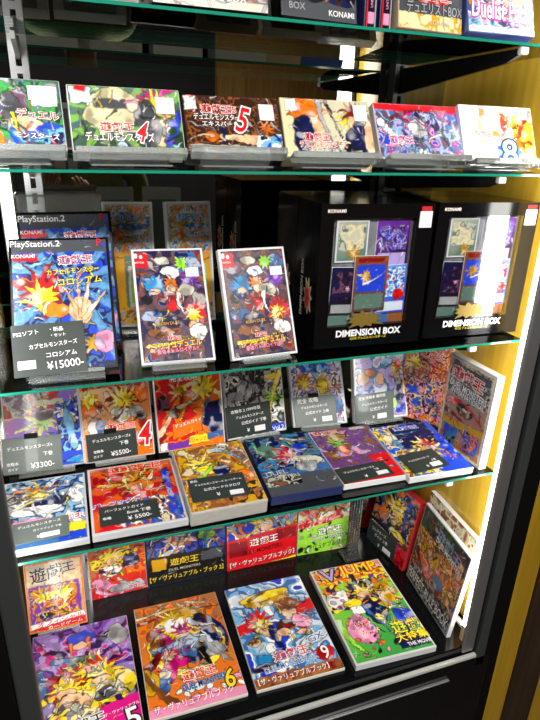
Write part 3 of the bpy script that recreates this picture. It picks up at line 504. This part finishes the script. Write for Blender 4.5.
Bk('large upright dark blue book with a black band and yellow title', (.184, 1.011, ZB, -.8, 3.4), (.178, .257), .018, 'spine_navy', 'bg u b 60;pat 0 .0 1 .75 ubBbnu 4;bur .36 .54 .3 9 .3 s;blob .40 .52 .1 .08 0 e;rib .2 .7 .6 .45 .2 .04 w;rib .35 .7 .5 .4 .1 .03 s;bur .78 .5 .2 9 .3 Y;blob .75 .56 .1 .06 0 l;rib .9 .4 .7 .72 .2 .03 C;str 30 .14 .009 ywkBr 0 .3 1 .72;rec 0 .70 1 1 k;rec .05 .73 .24 .84 Y;rec .68 .72 .96 .82 E', [(TT, .46, .775, .36, 'y', None, 0, .9), ('DUEL MONSTERS', .46, .85, .40, 'h', None, 0, 1), ('【ザ・ヴァリュアブル・ブック 2】', .49, .92, .94, 'y', None, 0, 1.3)])
Bk('large upright book with a bright red band and white title, on the base', (.362, 1.010, ZB, .3, 3.4), (.174, .257), .018, 'spine_red', 'bg b y 70;pat 0 .0 1 .72 bYycowb 4;blob .25 .58 .14 .1 0 b;bur .52 .5 .24 10 .4 y;blob .55 .58 .1 .08 0 s;blob .76 .52 .12 .12 0 c;rib .15 .4 .3 .7 .2 .04 o;rib .65 .35 .9 .68 .3 .04 w;str 34 .13 .009 kwBryo 0 .25 1 .68;rec 0 .66 1 1 r -.05;rec .03 .71 .28 .86 R;rec .72 .66 .98 .76 R', [(TT, .52, .735, .40, 'w', 'k', 2, .9), ('DUEL MONSTERS', .5, .83, .56, 'k', None, 2, 1.3), ('【ザ・ヴァリュアブルブック】', .50, .93, .92, 'w', 'k', 2, 1.2)])
Bk('book with a pale green band and dark ink splashes, behind the acrylic post', (.527, 1.007, ZB, -2.5, 3.4), (.152, .257), .018, 'white_plastic', 'bg w t 70;pat 0 .0 1 .7 wwtoir 4;bur .35 .45 .28 10 .35 o;blob .62 .50 .16 .1 0 s;rib .1 .7 .45 .35 .2 .03 r;rib .5 .35 .85 .6 .2 .03 g;str 30 .14 .009 knrogw 0 .25 1 .68;rec 0 .68 1 1 l -.1;spk 34 .035 kwkh 0 .62 1 1', [(TT, .55, .76, .42, 'w', 'k', 4, 1), ('DUEL MONSTERS', .55, .84, .56, 'k', 'w', 4, 1.2), ('ヴァリュアブルブック', .50, .92, .8, 'k', 'l', 4, 1.2)])
B6 = (.660, .960, ZB, -83, 9)
Bk('dark book with a red spine standing sideways near the gold wall', B6, (.144, .185), .020, 'spine_red', 'bg k d 60;pat 0 0 1 .65 nYBkuo 4;bur .55 .3 .3 11 .4 y;blob .52 .45 .1 .1 0 s;rib .2 .2 .6 .55 .2 .04 Y;blob .68 .62 .2 .06 0 y;rib .8 .1 .9 .6 .2 .05 b;rec 0 .66 .6 1 k;pat .55 .72 1 1 rRrm 4;str 30 .16 .01 ywkubo 0 .05 1 .7', [('COLLECTORS', .3, .72, .5, 'w', None, 0, 1), ('GUIDE 2004', .3, .80, .5, 'h', None, 0, 1)])
B7 = (.664, .785, ZB, -96, 7)
Bk('clear-cased dark book with grey lettered foot, leaning on the gold wall at the front', B7, (.185, .200), .010, 'clear_case', 'bg k d 90;pat .0 .0 1 .3 kdBkq 5;blob .66 .22 .3 .08 20 j;rec .2 .08 .3 .10 r;pat .02 .28 1 .78 zoinYRs 6;bur .45 .45 .2 10 .4 Y;blob .62 .62 .12 .1 0 u;blob .72 .5 .12 .1 0 o;rib .05 .5 .6 .8 .3 .04 R;str 44 .14 .009 kwyroub 0 .25 1 .8;rec 0 .80 1 1 e;pat .0 .78 1 1 eEkh 10;blob .9 .2 .06 .05 0 s', [(TT, .62, .16, .5, 'c', 'R', -6, .9), ('DUEL MONSTERS', .66, .24, .56, 'w', 'j', -6, 1.2), ('PERFECT RULE BOOK', .50, .88, .92, 'w', 'k', 0, 1.8)], margin=.003)
Bk('white-edged tall book leaning against the gold wall behind the clear-cased dark book', (.682, .800, ZB, -94, 7), (.175, .222), .012, 'white_plastic', 'bg n t 60;pat 0 0 1 1 nthzR 6', None)

# ---- big books lying on the base
FL = 'large books lying in a row on the base'
def L(label, pose, size, t, body, spec, text, **k):
    return good('large_book', label, 'book', pose, size, t, body, spec, text, FL, bodyname='page_block', ppm=1500, **k)
L('purple and yellow flat book with a hot pink foot band, leftmost on the base', (-.048, .692, -.942, .9, 90), (.182, .250), .0078, 'paper_pages',
  'bg p P 80;pat 0 0 1 .5 pPpvmB 5;rays .5 .45 11 v .5;rib .05 .12 .5 .30 .3 .03 m;blob .47 .13 .13 .10 0 b;blob .47 .20 .07 .05 0 s;rib .38 .16 .40 .30 .1 .02 o;rib .56 .14 .56 .30 -.1 .02 o;rib .30 .26 .12 .20 .3 .04 B;rib .66 .24 .95 .10 -.3 .04 B;blob .88 .16 .10 .14 0 e;rib .2 .3 .8 .28 .1 .03 u;blob .08 .50 .07 .22 0 u;blob .52 .36 .18 .08 0 q;Bur .52 .60 .5 17 .5 y;bur .30 .50 .26 9 .35 R;bur .30 .52 .21 10 .4 r;bur .32 .56 .19 11 .5 y;blob .33 .60 .09 .06 0 s;bur .66 .46 .25 10 .35 r;bur .68 .50 .21 11 .45 y;blob .66 .55 .09 .06 0 s;blob .85 .62 .14 .14 0 y;blob .40 .68 .13 .10 20 s;blob .74 .66 .13 .10 0 t;blob .36 .72 .08 .07 0 E;blob .70 .68 .09 .06 0 E;rib .1 .8 .4 .7 .1 .03 y;str 44 .10 .007 kywoBE .1 .35 1 .8;rec -.1 .82 .65 1 h -.12;rec .62 .80 1.1 1 m -.12;pat .0 .84 .62 1 rhwki 9',
  [(TT, .45, .88, .42, 'k', 'w', 8, 1), ('ザ・ヴァリュアブル', .82, .84, .34, 'w', None, 8, 1), ('DUEL MONSTERS', .40, .955, .5, 'r', 'w', 8, 1.2), ('5', .91, .93, .12, 'w', 'k', 8, 1)])
L('orange flat book with a white glow, crimson wing and dark blue dragon ring, numbered 6', (.141, .694, -.942, -.5, 90), (.176, .258), .0078, 'paper_pages',
  'bg z o 90;pat 0 0 1 .3 zonoz 4;rib .02 .12 .35 .03 .2 .02 t;rib .02 .17 .4 .08 .2 .02 R;rib .62 .04 .95 .10 .1 .02 t;rib .62 .09 .98 .15 .1 .02 R;rng .52 .44 .40 .035 y;blob .56 .44 .38 .28 0 B;blob .42 .38 .33 .22 0 n;Bur .46 .27 .30 22 .5 y;Blob .44 .25 .14 .11 0 w;bur .60 .14 .20 9 .3 Y;rib .25 .1 .75 .14 -.2 .025 Y;rib .18 .75 .2 .25 .4 .09 m;rib .06 .6 .25 .30 .3 .05 R;rib .1 .7 .4 .6 .2 .04 m;rib .72 .22 .92 .62 -.4 .05 B;rib .60 .24 .85 .32 .2 .04 a;bur .50 .33 .15 8 .35 m;blob .50 .38 .06 .04 0 s;rib .22 .46 .5 .40 .1 .04 c;blob .52 .50 .10 .12 0 u;blob .64 .44 .12 .07 0 c;blob .78 .55 .16 .10 40 e;rib .7 .45 .95 .70 .1 .05 e;rib .65 .5 .75 .72 .1 .05 k;rib .78 .48 .72 .36 0 .03 a;blob .36 .60 .14 .08 0 m;bur .30 .52 .11 9 .5 s;blob .20 .76 .09 .12 0 u;blob .22 .68 .07 .06 0 t;blob .06 .72 .10 .16 0 Y;str 36 .10 .007 kwmyuR .08 .2 .95 .75;rib .30 .96 .0 .62 -.1 .05 n;Rec 0 .93 1 1 i;spk 20 .03 iw .3 .78 1 .92',
  [(TT, .57, .735, .36, 'r', 'w', 2, 1), ('DUEL MONSTERS', .60, .82, .46, 'B', 'c', 4, 1.7), ('ザ・ヴァリュアブルブック', .46, .935, .82, 'w', 'm', 2, 1.4), ('6', .87, .84, .10, 'y', 'k', -6, 1.3)])
L('blue-sky flat book with a straw-coloured cap shape, red bands and a brown foot band', (.333, .690, -.942, -1.6, 90), (.176, .256), .0078, 'paper_pages',
  'bg b a 70;pat 0 0 1 1 caucwb 3;Blob .15 .15 .14 .10 0 a;Blob .3 .2 .12 .1 0 u;rec -.1 .36 .30 .46 r -.1;rec .72 .33 1.1 .45 r -.1;blob .47 .20 .26 .13 0 Y;blob .46 .15 .30 .07 -5 y;rib .25 .18 .72 .10 -.2 .02 n;blob .46 .24 .09 .04 0 t;bur .28 .40 .20 9 .35 r;bur .30 .45 .16 9 .5 y;blob .34 .52 .10 .08 0 s;blob .42 .60 .05 .06 0 s;blob .64 .30 .17 .10 0 n;blob .66 .38 .09 .07 0 s;rib .56 .26 .8 .36 .2 .03 n;blob .58 .50 .14 .10 0 N;blob .52 .56 .08 .06 0 s;blob .76 .50 .13 .10 30 i;rib .55 .5 .85 .58 .1 .02 R;blob .74 .60 .09 .04 0 s;blob .20 .66 .18 .09 20 c;blob .14 .60 .08 .05 0 Y;blob .30 .68 .06 .06 0 w;rib .38 .5 .46 .75 .1 .04 B;rec .12 .74 .26 .81 C;rec .28 .72 .42 .79 C;blob .15 .84 .12 .05 0 P;blob .84 .68 .18 .07 -15 a;str 36 .10 .007 kwuyRn .1 .25 .95 .8;rec -.1 .91 1.1 1.1 z 0;pat 0 .915 1 1 zRnz 7;blob .87 .84 .11 .09 0 r',
  [(TT, .50, .765, .42, 'r', 'w', 2, .9), ('DUEL MONSTERS GX', .46, .85, .62, 'u', 'w', 4, 1.5), ('【ザ・ヴァリュアブルブック】', .44, .945, .80, 'w', 'R', 0, 1.3), ('9', .87, .83, .08, 'w', 'R', 0, 1.3), ('GX', .84, .68, .2, 'u', 'w', 14, .8)])
L('lime and purple magazine with big orange title and white polka dots, rightmost on the base', (.527, .675, -.935, -2.8, 90), (.175, .259), .0145, 'clear_case',
  'bg l g 60;pat 0 0 1 .2 oyoyp 4;rec -.1 -.1 1.1 .16 o 0;pat 0 .0 1 .15 yoPyvo 6;blob .62 .30 .26 .10 0 P;pat 0 .2 1 .5 lyPol 4;blob .80 .42 .16 .18 0 Y;bur .52 .30 .30 12 .35 P;bur .53 .34 .2 11 .4 y;blob .53 .38 .09 .06 0 s;blob .54 .58 .14 .22 -10 B;rib .42 .45 .62 .85 0 .03 u;blob .56 .62 .06 .05 0 y;rib .66 .4 .98 .6 .1 .03 e;blob .18 .38 .15 .15 0 w;spk 14 .022 rmpk .05 .28 .32 .50;blob .32 .44 .12 .07 0 y;rec .26 .48 .42 .56 w;blob .28 .72 .2 .24 -20 i;spk 26 .022 mkPoi .1 .55 .45 .95;rib .02 .6 .25 .98 .2 .05 l;blob .74 .88 .2 .10 0 B;str 30 .10 .008 kwyoPu .4 .2 1 .85;blob .86 .68 .12 .16 0 b;rec .60 .86 .98 .97 B;rib .98 .34 .98 .98 .2 .012 w',
  [('V', .22, .095, .20, 'v', 'k', 0, .9), ('JUMP', .64, .085, .52, 'y', 'r', 0, 1), ('遊戯', .80, .76, .36, 'y', 'B', 0, 1), ('大特集', .80, .86, .4, 'y', 'k', 0, .9), ('THE MOVIE', .84, .93, .3, 'w', 'k', 0, 1.1), ('付録', .30, .66, .18, 'r', 'w', 0, 1), ('カード', .36, .74, .22, 'r', 'w', 0, 1)], margin=.004)

# ---- boxes on the top shelf
TB = 'boxes standing on the top glass shelf'
def Tb(label, pose, size, t, body, spec, text, **k):
    return good('boxed_set', label, 'box', pose, size, t, body, spec, text, TB, **k)
Tb('bright blue box with pink flowing title, rightmost on the top shelf', (.583, .7265, .1365, -3.2, 20), (.106, .148), .026, 'spine_blue', 'bg b u 90;pat 0 0 1 1 bucavB 5;pat 0 .6 1 .85 YwbEo 6;rib .1 .75 .9 .70 .1 .03 i;blob .8 .7 .1 .05 0 o;rec 0 .94 1 1 a;str 30 .14 .01 wcBbYp 0 .3 1 .95', [('Duelist Pack', .5, .79, .86, 'w', 'm', -3, 2), (TT, .45, .60, .4, 'c', 'B', 0, 1)])
Tb('black box with a pale gold foot on the top shelf, beside the blue box', (.477, .737, .1335, 5, 10), (.104, .19), .030, 'spine_tan', 'bg k E 60;bur .6 .75 .2 9 .5 R;rec 0 .90 1 1 t;Pat 0 .9 1 1 tYtt 5;blob .55 .82 .25 .02 0 r', [(TT, .55, .78, .5, 'r', 'w', 0, .7), ('デュエリストBOX', .55, .86, .86, 'e', 'k', 0, 1.4), ('KONAMI', .62, .945, .30, 'h', None, 0, 1)])
for x, s in ((.412, 'right'), (.390, 'left')):
    Tb('narrow dark blue box with red piping on the top shelf, the %s of two' % s, (x, .742, .1300, 4, 3), (.019, .185), .10, 'spine_navy', 'bg B k 90;Rec .1 0 .2 1 r;Rec .8 0 .9 1 e;rec .25 .9 .75 .97 i', [('UNIT', .5, .84, .6, 'i', None, 90, 1)])
Tb('black box with white lettering at its foot on the top shelf', (.320, .741, .1335, 6, 12), (.108, .19), .028, 'black_gloss', 'bg k E 60;pat 0 0 1 .9 kdkBNk 4;str 12 .15 .01 neE 0 .5 1 .9', [('KONAMI', .78, .95, .34, 'w', None, 0, 1), ('BOX', .2, .93, .2, 'e', None, 0, 1)])
Tb('brown and grey box on the top shelf, left of the white-lettered black one', (.182, .737, .1335, 0, 12), (.138, .19), .028, 'black_gloss', 'bg n E 80;pat 0 0 1 1 nendzE 5;rec 0 .95 1 1 h;str 14 .15 .01 wneE 0 .7 1 1', [('DUEL BOX', .6, .93, .4, 'w', None, 0, 1)])
Tb('grey-green box standing left of the brown one on the top shelf', (.040, .745, .1335, 2, 12), (.120, .16), .028, 'grey_pages', 'bg q E 60;pat 0 0 1 1 qeEhG 5', [(TT, .5, .5, .5, 'w', None, 0, 1)], back='paper_pages')
Tb('pale box at the far left end of the top shelf', (-.085, .745, .1335, -2, 12), (.110, .15), .028, 'paper_pages', 'bg h t 60;pat 0 0 1 1 hteEq 5', [(TT, .5, .5, .5, 'r', None, 0, 1)], back='grey_pages')

for x, wd, bd, nm in ((-.115, .07, 'white_plastic', 'leftmost'), (.000, .10, 'white_plastic', 'second from left'), (.115, .09, 'paper_pages', 'middle'), (.225, .09, 'white_plastic', 'second from right'), (.345, .10, 'clear_case', 'rightmost')):
    Tb('pale box in back row of the top shelf, %s of five' % nm, (x, .855, .1285, 2, 2), (wd, .16), .075, bd, 'bg h q 60;pat 0 0 1 1 hqteG 5;rec 0 .92 1 1 h', None)

# ---- hand-lettered price cards
W = 'w'
card(PSF, -.020, .032, .090, .070, 2, [('PS2ソフト', .20, .17, .34, W, None, 4, 1), ('・新品', .62, .13, .18, W), ('・セット', .64, .25, .20, W), ('カプセルモンスターズ', .56, .42, .66, W, None, 3, 1.2), ('コロシアム', .66, .62, .42, W, None, 2, 1), ('¥15000-', .70, .82, .50, W, None, 3, 1.1)], 'big dark price card of 15000 yen on the front black game case', sticker=(.18, .78, .24, .16))
def P5(pose, u, v, w, h, rot, body, price, label, **k):
    L_ = [(b, x, y, ww, W, None, 2, 1) for b, x, y, ww in body] + [(price, .66, .80, .40, W, None, 3, 1) if len(price) > 1 else (price, .46, .82, .06, W, None, 0, 1)]
    return card(pose, u, v, w, h, rot, L_, label, **k)
gm = [('デュエルモンスターズ4', .50, .24, .76), ('下巻', .74, .46, .18), ('攻略本', .22, .66, .20), ('ガイド', .20, .84, .18)]
P5(U[0][1], -.021, .029, .096, .062, -2, [('デュエルモンスターズ4', .46, .28, .76), ('下巻', .76, .50, .16), ('攻略本', .16, .72, .20), ('ガイド', .16, .87, .16)], '¥3300-', 'faded grey price card on the leftmost upright guide book', faded=True, strip=True)
P5(U[1][1], -.013, .029, .088, .050, 1, gm, '¥5500-', 'dark price card of 5500 yen on the orange-winged book', strip=True)
P5(U[3][1], -.017, .036, .095, .062, 0, [('攻略本 2 1999年版', .44, .16, .66), ('デュエルモンスターズ', .52, .36, .62), ('公式ガイド 下巻', .60, .56, .56)], '¥', 'dark price card on the black and white book', sticker=(.72, .82, .24, .18))
P5(U[4][1], -.010, .032, .091, .060, 1, [('完全 攻略', .34, .14, .50), ('デュエルモンスターズ', .48, .36, .62), ('公式ガイド 上巻', .54, .56, .56)], '¥', 'faded price card on the pale blue book', faded=True, sticker=(.76, .82, .24, .18), strip=True)
P5(U[5][1], -.019, .030, .091, .062, 1, [('完全 攻略本 最終版', .44, .12, .70), ('デュエルモンスターズ', .50, .34, .66), ('公式ガイド', .60, .54, .46)], '¥', 'faded price card on the lavender book', faded=True, sticker=(.68, .82, .24, .18))
P5(FA, -.004, .031, .078, .043, 2, [('デュエルモンスターズ', .48, .22, .76), ('ガイドブック 下巻', .62, .48, .5)], '¥', 'dark price card on the leftmost laid booklet', sticker=(.66, .80, .34, .2), faded=True)
P5(FBp, -.014, .033, .089, .042, 0, [('バーフェクトガイド', .42, .26, .66), ('攻略', .12, .66, .14), ('Book 下巻', .66, .50, .40)], '¥ 5500-', 'black price card on the red booklet in a clear case')
P5(FC, -.008, .043, .092, .052, -2, [('新品', .10, .14, .12), ('デュエルモンスターズ カードゲーム', .52, .30, .84), ('公式カードカタログ', .56, .54, .66)], '¥', 'black price card on the thick brown and yellow book', sticker=(.78, .84, .24, .18))
P5(FE, -.016, .023, .098, .042, 3, [('デュエルモンスターズ 8', .42, .34, .62), ('下巻', .74, .50, .10)], '¥', 'black price card on the purple laid book', sticker=(.80, .78, .22, .22))
P5(FF, -.018, .036, .078, .054, 6, [('デュエルモンスターズ', .42, .40, .60), ('上巻', .74, .58, .14)], '¥', 'black price card on the rightmost laid book', sticker=(.70, .80, .28, .2))
P5(B6, -.014, .028, .108, .056, 4, [('コレクターズ', .40, .24, .50), ('ガイド 上巻', .5, .48, .46)], '¥', 'black price card on the sideways dark book with the red spine', sticker=(.74, .80, .26, .2))

# ------------------------------------------------------------------ a visitor a step behind, dimly mirrored in the cabinet's back
def skin_body(name, verts, edges, mats, parent=None, sub=2):
    me = bpy.data.meshes.new(name); me.from_pydata([v[:3] for v in verts], edges, []); o = bpy.data.objects.new(name, me); C.objects.link(o)
    o.modifiers.new('s', 'SKIN'); sd = me.skin_vertices[0].data
    for i, v in enumerate(verts): sd[i].radius = (v[3], v[4] if len(v) > 4 else v[3]); sd[i].use_root = (i == 0)
    md = o.modifiers.new('u', 'SUBSURF'); md.levels = sub; md.render_levels = sub
    bpy.context.view_layer.update(); ev = bpy.data.meshes.new_from_object(o.evaluated_get(bpy.context.evaluated_depsgraph_get()))
    o.modifiers.clear(); o.data = ev; bpy.data.meshes.remove(me); ev.materials.clear()
    for m in mats: ev.materials.append(M[m])
    for p in ev.polygons: p.use_smooth = True
    if parent: o.parent = parent
    return o
BX, BY = .12, -.66
V = [(0, 0, .95, .15, .11), (0, 0, 1.12, .14, .10), (0, 0, 1.30, .17, .11), (0, 0, 1.42, .10, .08), (0, .01, 1.50, .055), (0, .02, 1.57, .075, .09), (0, .02, 1.66, .078, .095), (0, .01, 1.72, .05, .06),
     (.19, 0, 1.40, .058), (.23, .07, 1.16, .043), (.04, .22, 1.23, .033), (-.02, .26, 1.27, .028), (-.19, 0, 1.40, .058), (-.24, .05, 1.15, .043), (-.20, .26, 1.27, .033), (-.17, .30, 1.32, .028),
     (.10, 0, .86, .095), (.11, .01, .48, .062), (.11, -.02, .09, .042), (.12, .10, .04, .038, .03), (-.10, 0, .86, .095), (-.11, .01, .48, .062), (-.11, -.02, .09, .042), (-.12, .10, .04, .038, .03)]
Ed = [(0, 1), (1, 2), (2, 3), (3, 4), (4, 5), (5, 6), (6, 7), (3, 8), (8, 9), (9, 10), (10, 11), (3, 12), (12, 13), (13, 14), (14, 15), (0, 16), (16, 17), (17, 18), (18, 19), (0, 20), (20, 21), (21, 22), (22, 23)]
pb = skin_body('person', V, Ed, ['skin', 'olive_cloth', 'dark_cloth', 'hair']); pb.location = (BX, BY, 0); pb.scale = (1, 1, .96)
tag(pb, 'person in an olive shirt with raised forearms, seen dimly in the mirror behind the shelves', 'person')
for p in pb.data.polygons:
    c = p.center; arm = math.hypot(c.x, c.y) > .235 and c.z > 1.0 and c.y > .075
    if c.z < .97: p.material_index = 2
    elif c.z < 1.475 and not arm: p.material_index = 1
    elif c.z > 1.67 or (c.z > 1.56 and c.y < -.02): p.material_index = 3
for sx, hx, hy, hz in ((1, -.04, .27, 1.29), (-1, -.17, .31, 1.33)):
    for k in range(4):
        L0 = [.070, .078, .072, .058][k]; a = (-.8+.5*k)*.3
        vv = [(hx, hy, hz, .016), (hx+(.012*k-.018)*1.1, hy+.02, hz+.03, .010), (hx-sx*.010+(.012*k-.018)*1.3, hy+.02, hz+.03+L0*.45, .0085), (hx-sx*.022+(.012*k-.018)*1.3, hy+.004, hz+.03+L0*.8, .007)]
        f = skin_body('finger', vv, [(0, 1), (1, 2), (2, 3)], ['skin'], pb, 1)
    f = skin_body('thumb', [(hx, hy, hz, .016), (hx-sx*.025, hy-.005, hz+.02, .011), (hx-sx*.04, hy-.01, hz+.05, .008)], [(0, 1), (1, 2)], ['skin'], pb, 1)

# ------------------------------------------------------------------ light
def area(name, loc, rot, sx, sy, e, col=(1, 1, 1)):
    l = bpy.data.lights.new(name, 'AREA'); l.shape = 'RECTANGLE'; l.size = sx; l.size_y = sy; l.energy = e; l.color = col
    o = bpy.data.objects.new(name, l); C.objects.link(o); o.location = loc; o.rotation_euler = rot; return o
area('front_fill', (.25, -1.25, H0+1.22), (math.radians(25), 0, 0), 1.5, .35, 95, (1, .96, .9))  # unseen fill light added overhead to brighten the fronts of the goods
w = bpy.data.worlds.new('world'); sc.world = w; w.use_nodes = True
w.node_tree.nodes['Background'].inputs[0].default_value = (.5, .55, .6, 1); w.node_tree.nodes['Background'].inputs[1].default_value = .01

# ------------------------------------------------------------------ camera
cam = bpy.data.cameras.new('camera'); co = bpy.data.objects.new('camera', cam); C.objects.link(co); sc.camera = co
yw, pt, rl = .3467, .3782, .0317
fwd = Vector((math.sin(yw)*math.cos(pt), math.cos(yw)*math.cos(pt), -math.sin(pt))); rt = Vector((math.cos(yw), -math.sin(yw), 0)); up = rt.cross(fwd)
r2 = math.cos(rl)*rt+math.sin(rl)*up; u2 = -math.sin(rl)*rt+math.cos(rl)*up
co.matrix_world = Matrix.Translation((0, 0, H0)) @ Matrix((r2, u2, -fwd)).transposed().to_4x4()
cam.sensor_fit = 'VERTICAL'; cam.sensor_height = 36; cam.lens = 565.457/720*36; cam.clip_start = .02; cam.clip_end = 20
sc.view_settings.view_transform = 'Standard'; sc.view_settings.look = 'None'; sc.view_settings.gamma = 1; sc.view_settings.exposure = .6
sc.cycles.transparent_max_bounces = 24; sc.cycles.max_bounces = 12; sc.cycles.use_denoising = True
